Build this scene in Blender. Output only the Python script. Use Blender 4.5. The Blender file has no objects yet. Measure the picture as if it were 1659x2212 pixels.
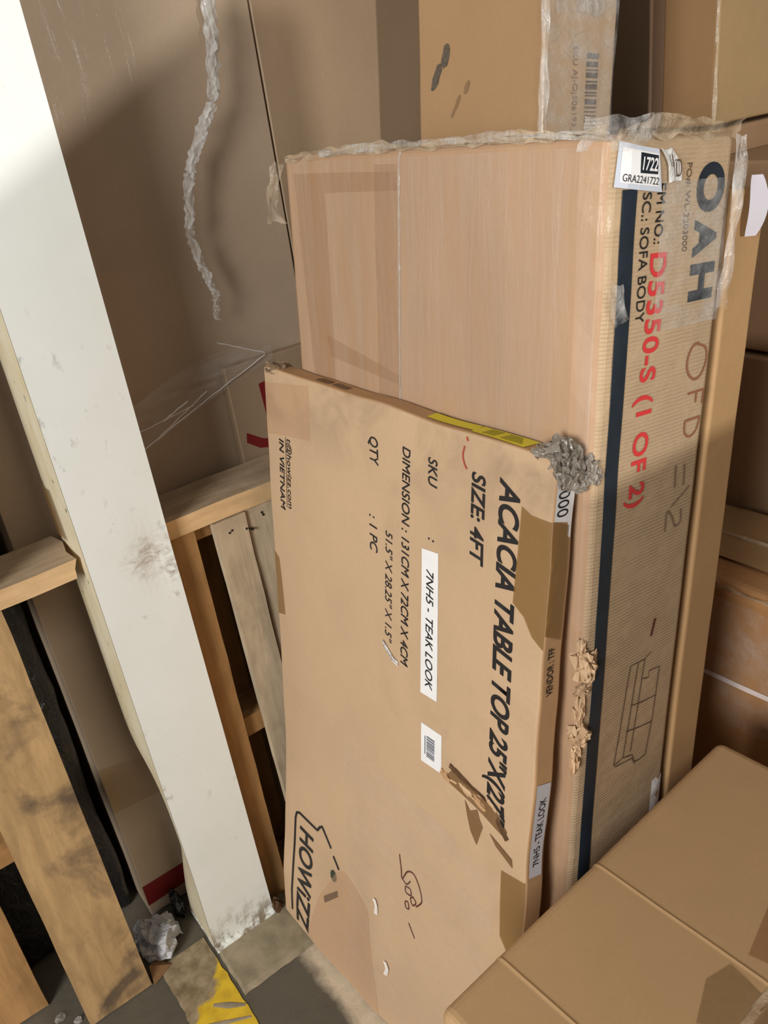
import bpy, bmesh, math, random
from mathutils import Vector, Matrix, noise

# ------------------------------------------------------------------ camera, world, lamps, exposure
SC = bpy.context.scene
COL = SC.collection
cam_data = bpy.data.cameras.new('camera')
cam = bpy.data.objects.new('camera', cam_data)
COL.objects.link(cam)
RX = Vector((0.790276, -0.599225, -0.128037))      # image right, in the world
RY = Vector((-0.363464, -0.290194, -0.885258))     # image down
RZ = Vector((0.493313, 0.746135, -0.447130))       # looking direction
mw = Matrix.Identity(4)
for i in range(3):
    mw[i][0] = RX[i]; mw[i][1] = -RY[i]; mw[i][2] = -RZ[i]
mw[0][3], mw[1][3], mw[2][3] = -0.47685, -1.35483, 1.71853
cam.matrix_world = mw
cam_data.sensor_fit = 'VERTICAL'
cam_data.sensor_height = 24.0
cam_data.lens = 1790.0 * 24.0 / 2212.0
cam_data.clip_start = 0.02
SC.camera = cam

world = bpy.data.worlds.new('world')
SC.world = world
world.use_nodes = True
wb = world.node_tree.nodes['Background']
wb.inputs[0].default_value = (1.0, 0.97, 0.93, 1)
wb.inputs[1].default_value = 0.31

def lamp(name, loc, target, size, power, color):
    d = bpy.data.lights.new(name, 'AREA')
    d.shape = 'DISK'; d.size = size; d.energy = power; d.color = color
    o = bpy.data.objects.new(name, d)
    COL.objects.link(o)
    o.location = loc
    o.rotation_euler = (Vector(target) - Vector(loc)).to_track_quat('-Z', 'Y').to_euler()
    return o
lamp('aisle_lamp', (-2.95, -1.85, 2.2), (0.1, -0.3, 0.9), 1.3, 124, (1.0, 1.0, 1.0))
lamp('dock_lamp', (-1.35, -5.6, 2.1), (0.1, 0.1, 1.5), 0.12, 152, (1.0, 0.99, 0.97))

SC.view_settings.view_transform = 'Standard'
SC.view_settings.look = 'None'
SC.view_settings.exposure = 0.0
SC.view_settings.gamma = 1.0
SC.view_settings.use_curve_mapping = False

# ------------------------------------------------------------------ materials
def lin(c):
    return tuple(((v / 255 / 12.92) if v / 255 <= 0.04045 else ((v / 255 + 0.055) / 1.055) ** 2.4) for v in c)

def base_mat(name):
    m = bpy.data.materials.new(name)
    m.use_nodes = True
    nt = m.node_tree
    return m, nt, nt.nodes['Principled BSDF']

def N(nt, kind, **kw):
    n = nt.nodes.new(kind)
    for k, v in kw.items():
        if k.startswith('_'):
            setattr(n, k[1:], v)
        else:
            n.inputs[k].default_value = v
    return n

def mixcol(nt, fac, a, b, blend='MIX'):
    n = nt.nodes.new('ShaderNodeMix')
    n.data_type = 'RGBA'; n.blend_type = blend
    for sock, v in ((n.inputs[0], fac), (n.inputs[6], a), (n.inputs[7], b)):
        if hasattr(v, 'is_output'):
            nt.links.new(v, sock)
        elif isinstance(v, (int, float)):
            sock.default_value = v
        else:
            sock.default_value = (*v[:3], 1)
    return n.outputs[2]

def ramp(nt, src, p0, p1, v0=0.0, v1=1.0):
    n = nt.nodes.new('ShaderNodeMapRange')
    n.inputs[1].default_value = p0; n.inputs[2].default_value = p1
    n.inputs[3].default_value = v0; n.inputs[4].default_value = v1
    nt.links.new(src, n.inputs[0])
    return n.outputs[0]

def coords(nt, scale=(1, 1, 1), loc=(0, 0, 0)):
    tc = nt.nodes.new('ShaderNodeTexCoord')
    mp = nt.nodes.new('ShaderNodeMapping')
    mp.inputs['Scale'].default_value = scale
    mp.inputs['Location'].default_value = loc
    nt.links.new(tc.outputs['Object'], mp.inputs[0])
    return mp.outputs[0]

def noise_tex(nt, co, scale, detail=4, rough=0.55, dist=0.0):
    n = N(nt, 'ShaderNodeTexNoise', Scale=scale, Detail=detail, Roughness=rough, Distortion=dist)
    nt.links.new(co, n.inputs['Vector'])
    return n.outputs[0]

def card(name, rgb, rough=0.62, mottle=0.10, grime=0.0, coat=0.0, ridges=0.0, seed=0.0, bump=0.05, film=0.0, stretch=(1, 1, 1), streak=0.0, grime_z=None):
    """corrugated board: mottled kraft paper, optional grime, corrugation ridges and a tight layer of clear film"""
    m, nt, p = base_mat(name)
    c = lin(rgb)
    co = coords(nt, stretch, (seed, seed * 1.7, seed * .3))
    big = noise_tex(nt, co, 2.6, 5, .6)
    fine = noise_tex(nt, coords(nt, (1, 1, .55)), 190, 2, .7)
    lo = tuple(v * (1 - mottle * 1.3) for v in c)
    hi = tuple(min(1, v * (1 + mottle)) for v in c)
    colr = mixcol(nt, ramp(nt, big, .33, .67), lo, hi)
    colr = mixcol(nt, ramp(nt, fine, .3, .7, 0, .24), colr, tuple(v * .82 for v in c))
    if streak:
        sk = noise_tex(nt, coords(nt, (6, 6, .5), (seed, 3, 0)), 1.6, 3, .5, .4)
        colr = mixcol(nt, ramp(nt, sk, .42, .66, 0, streak), colr, tuple(v * .80 for v in c))
    if grime:
        g = noise_tex(nt, coords(nt, (1, 1, 1), (seed + 5, 2, 1)), 7, 6, .62, .6)
        g2 = noise_tex(nt, coords(nt, (1, 1, 1), (seed + 9, 4, 1)), 1.7, 3, .5)
        mul = N(nt, 'ShaderNodeMath', _operation='MULTIPLY')
        nt.links.new(ramp(nt, g, .52, .72), mul.inputs[0]); nt.links.new(ramp(nt, g2, .42, .62), mul.inputs[1])
        sc = N(nt, 'ShaderNodeMath', _operation='MULTIPLY'); sc.inputs[1].default_value = grime * (.35 if grime_z else 1)
        nt.links.new(mul.outputs[0], sc.inputs[0])
        if grime_z:
            sz = nt.nodes.new('ShaderNodeSeparateXYZ'); tz = nt.nodes.new('ShaderNodeTexCoord'); nt.links.new(tz.outputs['Object'], sz.inputs[0])
            gm = N(nt, 'ShaderNodeMath', _operation='MULTIPLY')
            nt.links.new(ramp(nt, sz.outputs[2], *grime_z), gm.inputs[0]); nt.links.new(ramp(nt, g, .44, .62, 0, grime), gm.inputs[1])
            gx = N(nt, 'ShaderNodeMath', _operation='MAXIMUM')
            nt.links.new(gm.outputs[0], gx.inputs[0]); nt.links.new(sc.outputs[0], gx.inputs[1])
            sc = gx
        colr = mixcol(nt, sc.outputs[0], colr, tuple(v * .38 for v in c))
    nt.links.new(colr, p.inputs['Base Color'])
    p.inputs['Roughness'].default_value = rough
    p.inputs['Specular IOR Level'].default_value = 0.3
    b = N(nt, 'ShaderNodeBump', Strength=bump * 3, Distance=0.004)
    nt.links.new(noise_tex(nt, co, 22, 5, .6), b.inputs['Height'])
    last = b
    if ridges:
        w = N(nt, 'ShaderNodeTexWave', Scale=62.0, Distortion=1.4, Detail=2.0)
        w.bands_direction = 'Z'
        nt.links.new(coords(nt, (1, 1, 1)), w.inputs['Vector'])
        wk = noise_tex(nt, coords(nt, (6, 6, 14)), 3, 3)
        mu = N(nt, 'ShaderNodeMath', _operation='MULTIPLY')
        nt.links.new(w.outputs[0], mu.inputs[0]); nt.links.new(ramp(nt, wk, .35, .6), mu.inputs[1])
        b2 = N(nt, 'ShaderNodeBump', Strength=ridges, Distance=0.004)
        nt.links.new(mu.outputs[0], b2.inputs['Height']); nt.links.new(b.outputs[0], b2.inputs['Normal'])
        last = b2
    nt.links.new(last.outputs[0], p.inputs['Normal'])
    if coat or film:
        p.inputs['Coat Weight'].default_value = coat
        p.inputs['Coat Roughness'].default_value = 0.16
        b3 = N(nt, 'ShaderNodeBump', Strength=.55, Distance=0.006)
        wr = noise_tex(nt, coords(nt, (9, 9, 1.6), (seed, 0, 0)), 4.5, 5, .6, .8)
        nt.links.new(wr, b3.inputs['Height'])
        nt.links.new(b3.outputs[0], p.inputs['Coat Normal'])
    return m

def plain(name, rgb, rough=0.6, spec=0.3, noise_amt=0.0, nscale=20, coat=0.0):
    m, nt, p = base_mat(name)
    c = lin(rgb)
    if noise_amt:
        k = noise_tex(nt, coords(nt), nscale, 5)
        nt.links.new(mixcol(nt, ramp(nt, k, .35, .65), tuple(v * (1 - noise_amt) for v in c), tuple(min(1, v * (1 + noise_amt)) for v in c)), p.inputs['Base Color'])
    else:
        p.inputs['Base Color'].default_value = (*c, 1)
    p.inputs['Roughness'].default_value = rough
    p.inputs['Specular IOR Level'].default_value = spec
    p.inputs['Coat Weight'].default_value = coat
    return m

def film_mat(name, alpha, rgb=(225, 225, 220), rough=0.16, wrinkle=0.8, wscale=(20, 20, 20), vary=0.0):
    m, nt, p = base_mat(name)
    p.inputs['Base Color'].default_value = (*lin(rgb), 1)
    p.inputs['Roughness'].default_value = rough
    p.inputs['Specular IOR Level'].default_value = 0.9
    p.inputs['Alpha'].default_value = alpha
    k = noise_tex(nt, coords(nt, wscale), 3.0, 5, .6, 1.0)
    b = N(nt, 'ShaderNodeBump', Strength=wrinkle, Distance=0.01)
    nt.links.new(k, b.inputs['Height']); nt.links.new(b.outputs[0], p.inputs['Normal'])
    if vary:
        nt.links.new(ramp(nt, noise_tex(nt, coords(nt, wscale), 1.5, 4, .6, .5), .35, .68, alpha * (1 - vary), min(1, alpha * (1 + vary))), p.inputs['Alpha'])
    return m

def wood_mat(name, rgb, dark, grain=(2, 30, 30), stain=0.5, seed=0.0):
    m, nt, p = base_mat(name)
    c, d = lin(rgb), lin(dark)
    co = coords(nt, grain, (seed, seed, 0))
    g = noise_tex(nt, co, 1.6, 6, .65, .4)
    st = noise_tex(nt, coords(nt, (1, 1, 1), (seed * 2, 1, 3)), 7, 5, .6, .5)
    cc = mixcol(nt, ramp(nt, g, .36, .66), tuple(v * .8 for v in c), tuple(min(1, v * 1.15) for v in c))
    cc = mixcol(nt, ramp(nt, st, .5, .68, 0, stain), cc, d)
    nt.links.new(cc, p.inputs['Base Color'])
    p.inputs['Roughness'].default_value = .75
    p.inputs['Specular IOR Level'].default_value = .2
    b = N(nt, 'ShaderNodeBump', Strength=.35, Distance=.003)
    nt.links.new(g, b.inputs['Height']); nt.links.new(b.outputs[0], p.inputs['Normal'])
    return m

INK = plain('black_ink', (38, 36, 36), .5)
NAVY = plain('navy_ink', (34, 42, 50), .42, noise_amt=.15)
RED = plain('red_ink', (205, 58, 58), .55)
PEN = plain('dark_red_marker', (92, 42, 36), .6)
PENCIL = plain('brown_marker', (140, 92, 66), .6)
LINE = plain('grey_ink', (92, 72, 58), .6)
FAINT = plain('faded_ink', (128, 104, 84), .6)
WHITE = plain('white_label_paper', (232, 230, 226), .5, noise_amt=.03)
GREYL = plain('grey_label', (196, 200, 208), .4, noise_amt=.02)
YELLOW = plain('yellow_sticker', (226, 212, 40), .45)
TAPE = film_mat('brown_packing_tape', .62, (142, 104, 52), .22, .25, (6, 6, 6))
TAPE_CLEAR = film_mat('clear_packing_tape', .26, (216, 172, 134), .13, .30, (5, 5, 5))
FILM = film_mat('stretch_film', .16, rough=.12, wrinkle=.9, wscale=(8, 8, 14), vary=.8)
SOFA_TAPE = film_mat('buff_packing_tape', .22, (176, 130, 86), .2, .3, (5, 5, 5))
SOFA_FILM = film_mat('vertical_stretch_film', .055, (225, 222, 214), .18, 1.0, (6, 15, 1.6), vary=.95)
FILM_FAINT = film_mat('thin_stretch_film', .045, rough=.16, wrinkle=.9, wscale=(6, 6, 20), vary=.9)
FILM_THICK = film_mat('bunched_stretch_film', .34, (212, 208, 200), .12, .7, (22, 22, 8), vary=.8)
FILM_GREY = film_mat('dusty_stretch_film', .92, (146, 136, 122), .17, .5, (22, 22, 22))
FILM_LIP = film_mat('folded_stretch_film', .40, (206, 186, 156), .2, .6, (14, 14, 14), vary=.6)
BLACKFILM = film_mat('black_stretch_film', 1.0, (22, 21, 22), .22, 1.0, (14, 14, 6))
TORN = card('torn_board', (206, 172, 134), mottle=.2, bump=.3)
TORN_DARK = card('exposed_board', (128, 96, 62), mottle=.2, bump=.3)

# ------------------------------------------------------------------ object helpers
def tag(o, label=None, cat=None, group=None, kind=None):
    if label: o['label'] = label
    if cat: o['category'] = cat
    if group: o['group'] = group
    if kind: o['kind'] = kind
    return o

def empty(name, loc, label, cat, rot=(0, 0, 0), group=None):
    o = bpy.data.objects.new(name, None)
    o.empty_display_size = .05
    COL.objects.link(o)
    o.location = loc; o.rotation_euler = rot
    return tag(o, label, cat, group)

def link(name, bm, mats, parent=None, smooth=False, label=None):
    me = bpy.data.meshes.new(name)
    bmesh.ops.recalc_face_normals(bm, faces=bm.faces[:])
    bm.to_mesh(me); bm.free()
    for m in (mats if isinstance(mats, (list, tuple)) else [mats]):
        me.materials.append(m)
    if smooth:
        for f in me.polygons: f.use_smooth = True
    o = bpy.data.objects.new(name, me)
    COL.objects.link(o)
    if parent: o.parent = parent
    if label: o['label'] = label
    return o

def box_bm(bm, x0, x1, y0, y1, z0, z1, mi=0, bev=0.0, jit=0.0):
    vs = [bm.verts.new((x + random.uniform(-jit, jit), y + random.uniform(-jit, jit), z + random.uniform(-jit, jit)))
          for x in (x0, x1) for y in (y0, y1) for z in (z0, z1)]
    fs = [bm.faces.new([vs[i] for i in q]) for q in ((0, 1, 3, 2), (4, 6, 7, 5), (0, 4, 5, 1), (2, 3, 7, 6), (0, 2, 6, 4), (1, 5, 7, 3))]
    for f in fs: f.material_index = mi
    if bev:
        es = list({e for f in fs for e in f.edges})
        bmesh.ops.bevel(bm, geom=es, offset=bev, segments=2, affect='EDGES', profile=.6)
    return fs

def axis(L, r, step, extra=()):
    n = max(1, int(round((L - 2 * r) / step)))
    a = [0, r * .25, r * .6] + [r + (L - 2 * r) * i / n for i in range(n + 1)] + [L - r * .6, L - r * .25, L]
    for e in extra:
        if r < e < L - r: a.append(e)
    a = sorted(a)
    return [v for i, v in enumerate(a) if i == 0 or v - a[i - 1] > 1e-5]

class Carton:
    """a board box: x = thickness (front face at x = 0), y = width, z = height, soft edges and dents"""
    def __init__(s, dx, dy, dz, r=.006, dent=.003, seed=0, disp=None, freq=3.0):
        s.dx, s.dy, s.dz, s.r, s.dent, s.seed, s.extra, s.freq = dx, dy, dz, r, dent, seed, disp, freq
    def warp(s, p):
        q = p * s.freq + Vector((s.seed * 3.1, s.seed * 1.7, s.seed))
        d = noise.noise_vector(q) * s.dent + noise.noise_vector(q * 3.7) * s.dent * .35
        if s.extra: d = d + s.extra(p)
        return p + d
    def rnd(s, p):
        r = s.r
        q = Vector((min(max(p.x, r), s.dx - r), min(max(p.y, -s.dy / 2 + r), s.dy / 2 - r), min(max(p.z, r), s.dz - r)))
        d = p - q
        return q + d.normalized() * r if d.length > 1e-9 else p
    def mesh(s, step=.05, ex=(), ey=(), ez=(), side_slot=0, top_slot=0):
        bm = bmesh.new()
        ax = axis(s.dx, s.r, step, ex); ay = [v - s.dy / 2 for v in axis(s.dy, s.r, step, ey)]; az = axis(s.dz, s.r, step, ez)
        cache = {}
        def V(x, y, z):
            k = (round(x, 6), round(y, 6), round(z, 6))
            if k not in cache:
                cache[k] = bm.verts.new(s.warp(s.rnd(Vector((x, y, z)))))
            return cache[k]
        def grid(A, B, fn, slot):
            for i in range(len(A) - 1):
                for j in range(len(B) - 1):
                    try:
                        f = bm.faces.new([fn(A[i], B[j]), fn(A[i + 1], B[j]), fn(A[i + 1], B[j + 1]), fn(A[i], B[j + 1])])
                        f.material_index = slot
                    except ValueError:
                        pass
        for x in (ax[0], ax[-1]): grid(ay, az, lambda a, b: V(x, a, b), 0)
        for y in (ay[0], ay[-1]): grid(ax, az, lambda a, b: V(a, y, b), side_slot)
        for z in (az[0], az[-1]): grid(ax, ay, lambda a, b: V(a, b, z), top_slot)
        return bm
    def pt(s, face, u, v, off=0.0):
        if face == 'F':
            p, n = Vector((0, s.dy / 2 - u, s.dz - v)), Vector((-1, 0, 0))
        elif face == 'S':
            p, n = Vector((u, -s.dy / 2, s.dz - v)), Vector((0, -1, 0))
        else:
            p, n = Vector((u, s.dy / 2 - v, s.dz)), Vector((0, 0, 1))
        pr = s.rnd(p)
        inner = Vector((min(max(p.x, s.r), s.dx - s.r), min(max(p.y, -s.dy / 2 + s.r), s.dy / 2 - s.r), min(max(p.z, s.r), s.dz - s.r)))
        d = pr - inner
        if d.length > 1e-6: n = d.normalized()
        return s.warp(pr) + n * off

def poly_patch(parent, name, c, face, polys, mat, off=.0006, cuts=True, label=None, step=.03):
    """flat pieces (labels, tape, stripes) that lie on a box face and follow its dents"""
    bm = bmesh.new()
    for pts in polys:
        b2 = bmesh.new()
        f = b2.faces.new([b2.verts.new((u, v, 0)) for u, v in pts])
        if len(pts) > 4: bmesh.ops.triangulate(b2, faces=[f])
        if cuts:
            for _ in range(6):
                es = [e for e in b2.edges if e.calc_length() > step]
                if not es: break
                bmesh.ops.subdivide_edges(b2, edges=es, cuts=1, use_grid_fill=True)
                bmesh.ops.triangulate(b2, faces=b2.faces[:])
        m = {}
        for v in b2.verts: m[v] = bm.verts.new(c.pt(face, v.co.x, v.co.y, off))
        for f in b2.faces: bm.faces.new([m[v] for v in f.verts])
        b2.free()
    return link(name, bm, mat, parent, label=label)

_caph = {}
def text_mesh(body, shear, bold, spacing=1.0):
    cu = bpy.data.curves.new('t', 'FONT')
    cu.body = body; cu.shear = shear; cu.offset = bold; cu.resolution_u = 6; cu.space_character = spacing
    ob = bpy.data.objects.new('t', cu)
    COL.objects.link(ob)
    me = bpy.data.meshes.new_from_object(ob.evaluated_get(bpy.context.evaluated_depsgraph_get()))
    bpy.data.objects.remove(ob); bpy.data.curves.remove(cu)
    return me

def lettering(parent, c, face, body, start, end, cap, mat, shear=0.0, bold=0.0, off=.0011, spacing=1.0, name='printed_text'):
    """words printed on a box face; the baseline runs from start to end, in metres on that face"""
    if (bold,) not in _caph:
        h = text_mesh('H', 0, bold)
        ys = [v.co.y for v in h.vertices]; _caph[(bold,)] = (min(ys), max(ys))
    y0, y1 = _caph[(bold,)]
    fat = bold if 'M' in body else 0     # the font's M cannot be offset: thicken it with shifted copies
    me = text_mesh(body, shear, 0 if fat else bold, spacing)
    xs = [v.co.x for v in me.vertices]
    a, b = min(xs), max(xs)
    ex = Vector((end[0] - start[0], end[1] - start[1])); L = ex.length; ex.normalize()
    ey = Vector((ex.y, -ex.x))
    bm = bmesh.new(); bm.from_mesh(me)
    for dx, dy in (((fat, fat), (-fat, fat), (fat, -fat), (-fat, -fat)) if fat else ()):
        old = set(bm.verts)
        bm.from_mesh(me)
        for v in bm.verts:
            if v not in old: v.co.x += dx; v.co.y += dy
    bmesh.ops.triangulate(bm, faces=bm.faces[:])
    for v in bm.verts:
        q = Vector(start) + ex * ((v.co.x - a) / (b - a) * L) + ey * ((v.co.y - y0) / (y1 - y0) * cap)
        v.co = c.pt(face, q.x, q.y, off)
    bpy.data.meshes.remove(me)
    return link(name, bm, mat, parent)

def smooth_path(pts, n=6):
    out = []
    P = [Vector(p) for p in pts]
    P = [P[0] * 2 - P[1]] + P + [P[-1] * 2 - P[-2]]
    for i in range(1, len(P) - 2):
        for k in range(n):
            t = k / n
            a, b, c, d = P[i - 1], P[i], P[i + 1], P[i + 2]
            out.append(.5 * ((2 * b) + (c - a) * t + (2 * a - 5 * b + 4 * c - d) * t * t + (3 * b - a - 3 * c + d) * t ** 3))
    out.append(P[-2])
    return out

def strokes(parent, name, c, face, lines, width, mat, off=.0010, smooth=True):
    bm = bmesh.new()
    for pts in lines:
        path = smooth_path(pts) if smooth and len(pts) > 2 else [Vector(p) for p in pts]
        if not smooth or len(path) == 2:
            fine_path = []
            for a, b in zip(path[:-1], path[1:]):
                k = max(1, int((b - a).length / .012))
                fine_path += [a.lerp(b, i / k) for i in range(k)]
            path = fine_path + [path[-1]]
        prev = None
        for i, p in enumerate(path):
            t = (path[min(i + 1, len(path) - 1)] - path[max(i - 1, 0)]).normalized()
            n = Vector((-t.y, t.x)) * width / 2
            pair = [bm.verts.new(c.pt(face, *(p + n), off)), bm.verts.new(c.pt(face, *(p - n), off))]
            if prev: bm.faces.new([prev[0], pair[0], pair[1], prev[1]])
            prev = pair
    return link(name, bm, mat, parent)

def rod(bm, path, radii, seg=8, squash=1.0, wob=0.0, seed=0):
    prev = None
    path = [Vector(p) for p in path]
    for i, p in enumerate(path):
        t = (path[min(i + 1, len(path) - 1)] - path[max(i - 1, 0)]).normalized()
        a = t.orthogonal().normalized() if abs(t.z) < .9 else Vector((1, 0, 0)).cross(t).normalized()
        b = t.cross(a)
        r = radii[i] if isinstance(radii, (list, tuple)) else radii
        ring = []
        for k in range(seg):
            an = 2 * math.pi * k / seg
            w = 1 + wob * noise.noise(Vector((math.cos(an) * 1.5, math.sin(an) * 1.5, i * .55 + seed)) * 2)
            ring.append(bm.verts.new(p + (a * math.cos(an) * squash + b * math.sin(an)) * r * w))
        if prev:
            for k in range(seg):
                bm.faces.new([prev[k], prev[(k + 1) % seg], ring[(k + 1) % seg], ring[k]])
        prev = ring

def crumple(bm, center, size, seed, sub=3, amp=.5, freq=1.7):
    """a crushed, faceted wad of film or board"""
    g = bmesh.ops.create_icosphere(bm, subdivisions=sub, radius=1.0)
    o = Vector((seed * 7.31, seed * 2.17, seed * 1.13))
    for v in g['verts']:
        d = v.co.normalized()
        q = d + noise.noise_vector(d * freq + o) * amp * 1.1 + noise.noise_vector(d * freq * 2.6 - o) * amp * .55
        v.co = Vector(center) + Vector((q.x * size[0], q.y * size[1], q.z * size[2]))

def lip(parent, name, pts, across, width, mat, seed=0, amp=.006, n=60, rows=7, label=None):
    """a creased ribbon of film along a path; across gives its width direction"""
    bm = bmesh.new()
    P = smooth_path(pts, max(2, n // max(1, len(pts) - 1)))
    ac = Vector(across).normalized()
    prev = None
    run = 0.0
    for i, p in enumerate(P):
        if i: run += (p - P[i - 1]).length
        w = width * (.8 + .6 * noise.noise(Vector((run * 14, seed, 2))))
        row = []
        for k in range(rows):
            t = k / (rows - 1)
            q = Vector((run * 34, k * .55 + run * 10, seed * 3.3))
            row.append(bm.verts.new(p + ac * (t - .3) * w + noise.noise_vector(q) * amp * .75))
        if prev:
            for k in range(rows - 1):
                bm.faces.new([prev[k], prev[k + 1], row[k + 1], row[k]])
        prev = row
    return link(name, bm, mat, parent, smooth=True, label=label)

R = math.radians

# ------------------------------------------------------------------ floor and far wall
m, nt, p = base_mat('worn_concrete')
k1 = noise_tex(nt, coords(nt), 3.0, 6, .65)
k2 = noise_tex(nt, coords(nt), 24.0, 6, .7)
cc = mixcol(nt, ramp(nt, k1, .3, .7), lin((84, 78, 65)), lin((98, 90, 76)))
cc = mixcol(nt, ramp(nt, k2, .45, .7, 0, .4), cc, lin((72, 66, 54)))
# paler floor tone with an uneven edge along the leaning carton
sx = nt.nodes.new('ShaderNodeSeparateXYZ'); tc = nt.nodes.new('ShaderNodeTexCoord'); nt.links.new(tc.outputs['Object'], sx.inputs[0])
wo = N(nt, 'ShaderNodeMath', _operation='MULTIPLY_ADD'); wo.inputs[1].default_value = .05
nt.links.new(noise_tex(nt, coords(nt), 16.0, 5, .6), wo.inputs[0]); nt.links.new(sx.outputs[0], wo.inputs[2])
pale_strip = mixcol(nt, ramp(nt, k2, .3, .7), lin((190, 172, 146)), lin((216, 200, 172)))
cc = mixcol(nt, ramp(nt, wo.outputs[0], -.045, -.018), cc, pale_strip)
nt.links.new(cc, p.inputs['Base Color'])
p.inputs['Roughness'].default_value = .7
b = N(nt, 'ShaderNodeBump', Strength=.5, Distance=.004)
nt.links.new(k2, b.inputs['Height']); nt.links.new(b.outputs[0], p.inputs['Normal'])
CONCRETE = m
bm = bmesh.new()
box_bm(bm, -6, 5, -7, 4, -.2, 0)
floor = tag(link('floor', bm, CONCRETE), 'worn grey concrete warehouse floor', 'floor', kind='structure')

m, nt, p = base_mat('stained_slab')
k1 = noise_tex(nt, coords(nt), 14.0, 6, .65)
k2 = noise_tex(nt, coords(nt, (1, 1, 1), (3, 1, 0)), 6.0, 4, .6)
cc = mixcol(nt, ramp(nt, k1, .35, .65), lin((128, 118, 94)), lin((166, 150, 124)))
cc = mixcol(nt, ramp(nt, k2, .5, .68, 0, .75), cc, lin((108, 104, 78)))
nt.links.new(cc, p.inputs['Base Color']); p.inputs['Roughness'].default_value = .65
b = N(nt, 'ShaderNodeBump', Strength=.5, Distance=.004)
nt.links.new(k1, b.inputs['Height']); nt.links.new(b.outputs[0], p.inputs['Normal'])
SLAB = m
bm = bmesh.new()
fs = bmesh.ops.create_grid(bm, x_segments=30, y_segments=24, size=.5)
for v in bm.verts:
    x, y = v.co.x + .5, v.co.y + .5
    px, py = -.205 + .20 * x, -.120 + .30 * y
    e = min(x, 1 - x, y)
    v.co = Vector((px + .004 * noise.noise(Vector((py * 30, 1, 0))), py + .004 * noise.noise(Vector((px * 40, 5, 0))),
                   .0015 + (.007 if e > .001 else 0) + .0015 * noise.noise(Vector((px * 30, py * 30, 0)))))
link('raised_slab', bm, SLAB, floor, smooth=False, label='raised stained concrete strip in front of the white post')

m, nt, p = base_mat('worn_yellow_paint')
k1 = noise_tex(nt, coords(nt), 26.0, 5, .6)
k3 = noise_tex(nt, coords(nt, (1, 1, 1), (9, 4, 0)), 9.0, 4, .6)
tc = nt.nodes.new('ShaderNodeTexCoord'); sx = nt.nodes.new('ShaderNodeSeparateXYZ')
nt.links.new(tc.outputs['Object'], sx.inputs[0])
ad = N(nt, 'ShaderNodeMath', _operation='MULTIPLY_ADD'); ad.inputs[1].default_value = .16
nt.links.new(k3, ad.inputs[0]); nt.links.new(sx.outputs[1], ad.inputs[2])
ad2 = N(nt, 'ShaderNodeMath', _operation='MULTIPLY_ADD'); ad2.inputs[1].default_value = .95
mm = N(nt, 'ShaderNodeMath', _operation='MULTIPLY'); mm.inputs[1].default_value = -.95
nt.links.new(sx.outputs[0], mm.inputs[0])
ad3 = N(nt, 'ShaderNodeMath', _operation='ADD'); nt.links.new(ad.outputs[0], ad3.inputs[0]); nt.links.new(mm.outputs[0], ad3.inputs[1])
wear = ramp(nt, ad3.outputs[0], .268, .282)
yc = mixcol(nt, ramp(nt, k1, .4, .65), lin((224, 188, 44)), lin((196, 158, 40)))
wcol = mixcol(nt, ramp(nt, k1, .35, .65), lin((120, 104, 74)), lin((168, 150, 120)))
nt.links.new(mixcol(nt, wear, yc, wcol), p.inputs['Base Color'])
p.inputs['Roughness'].default_value = .55
LINEPAINT = m
bm = bmesh.new()
ln = 60
prev = None
for i in range(ln + 1):
    t = i / ln
    y = .075 - 1.2 * t
    xl = -.327 + .005 * noise.noise(Vector((t * 40, 3, 0))); xr = -.2125 + .004 * noise.noise(Vector((t * 45, 8, 0)))
    row = [bm.verts.new((xl + (xr - xl) * k / 8, y, .0022)) for k in range(9)]
    if prev:
        for k in range(8): bm.faces.new([prev[k], prev[k + 1], row[k + 1], row[k]])
    prev = row
link('yellow_line', bm, LINEPAINT, floor, label='worn yellow painted floor line')
bm = bmesh.new()
rod(bm, [(-.27, -.093, .003), (-.245, -.115, .004), (-.215, -.14, .003)], [.004, .0075, .004], 8, 1.0, .4)
rod(bm, [(-.30, -.125, .003), (-.268, -.145, .004), (-.218, -.172, .003)], [.003, .005, .003], 8, 1.0, .4)
for v in bm.verts: v.co.z = .0022 + (v.co.z - .0022) * .22
link('scrape', bm, SLAB, floor)

WALL = plain('dark_wall_paint', (84, 74, 64), .8, noise_amt=.1, nscale=2)
bm = bmesh.new(); box_bm(bm, -6, 5, 2.6, 2.8, 0, 5)
tag(link('wall_back', bm, WALL), 'dim wall far behind the stacked cartons', 'wall', kind='structure')
bm = bmesh.new(); box_bm(bm, 3.6, 3.8, -7, 2.6, 0, 5)
tag(link('wall_right', bm, WALL), 'dim wall far behind the right cartons', 'wall', kind='structure')

# ------------------------------------------------------------------ white rack post
m, nt, p = base_mat('white_enamel')
k1 = noise_tex(nt, coords(nt), 5.0, 5, .6)
k2 = noise_tex(nt, coords(nt, (1, 1, .6)), 34.0, 5, .65)
k3 = noise_tex(nt, coords(nt, (1, 1, 1), (4, 0, 2)), 3.2, 3, .5)
cc = mixcol(nt, ramp(nt, k1, .3, .7), lin((234, 237, 228)), lin((242, 244, 238)))
ml = N(nt, 'ShaderNodeMath', _operation='MULTIPLY')
nt.links.new(ramp(nt, k2, .60, .70, 0, .6), ml.inputs[0]); nt.links.new(ramp(nt, k3, .45, .62), ml.inputs[1])
cc = mixcol(nt, ml.outputs[0], cc, lin((150, 142, 130)))
sx = nt.nodes.new('ShaderNodeSeparateXYZ'); tc = nt.nodes.new('ShaderNodeTexCoord'); nt.links.new(tc.outputs['Object'], sx.inputs[0])
low = ramp(nt, sx.outputs[2], .10, .0, 0, 1)
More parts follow.
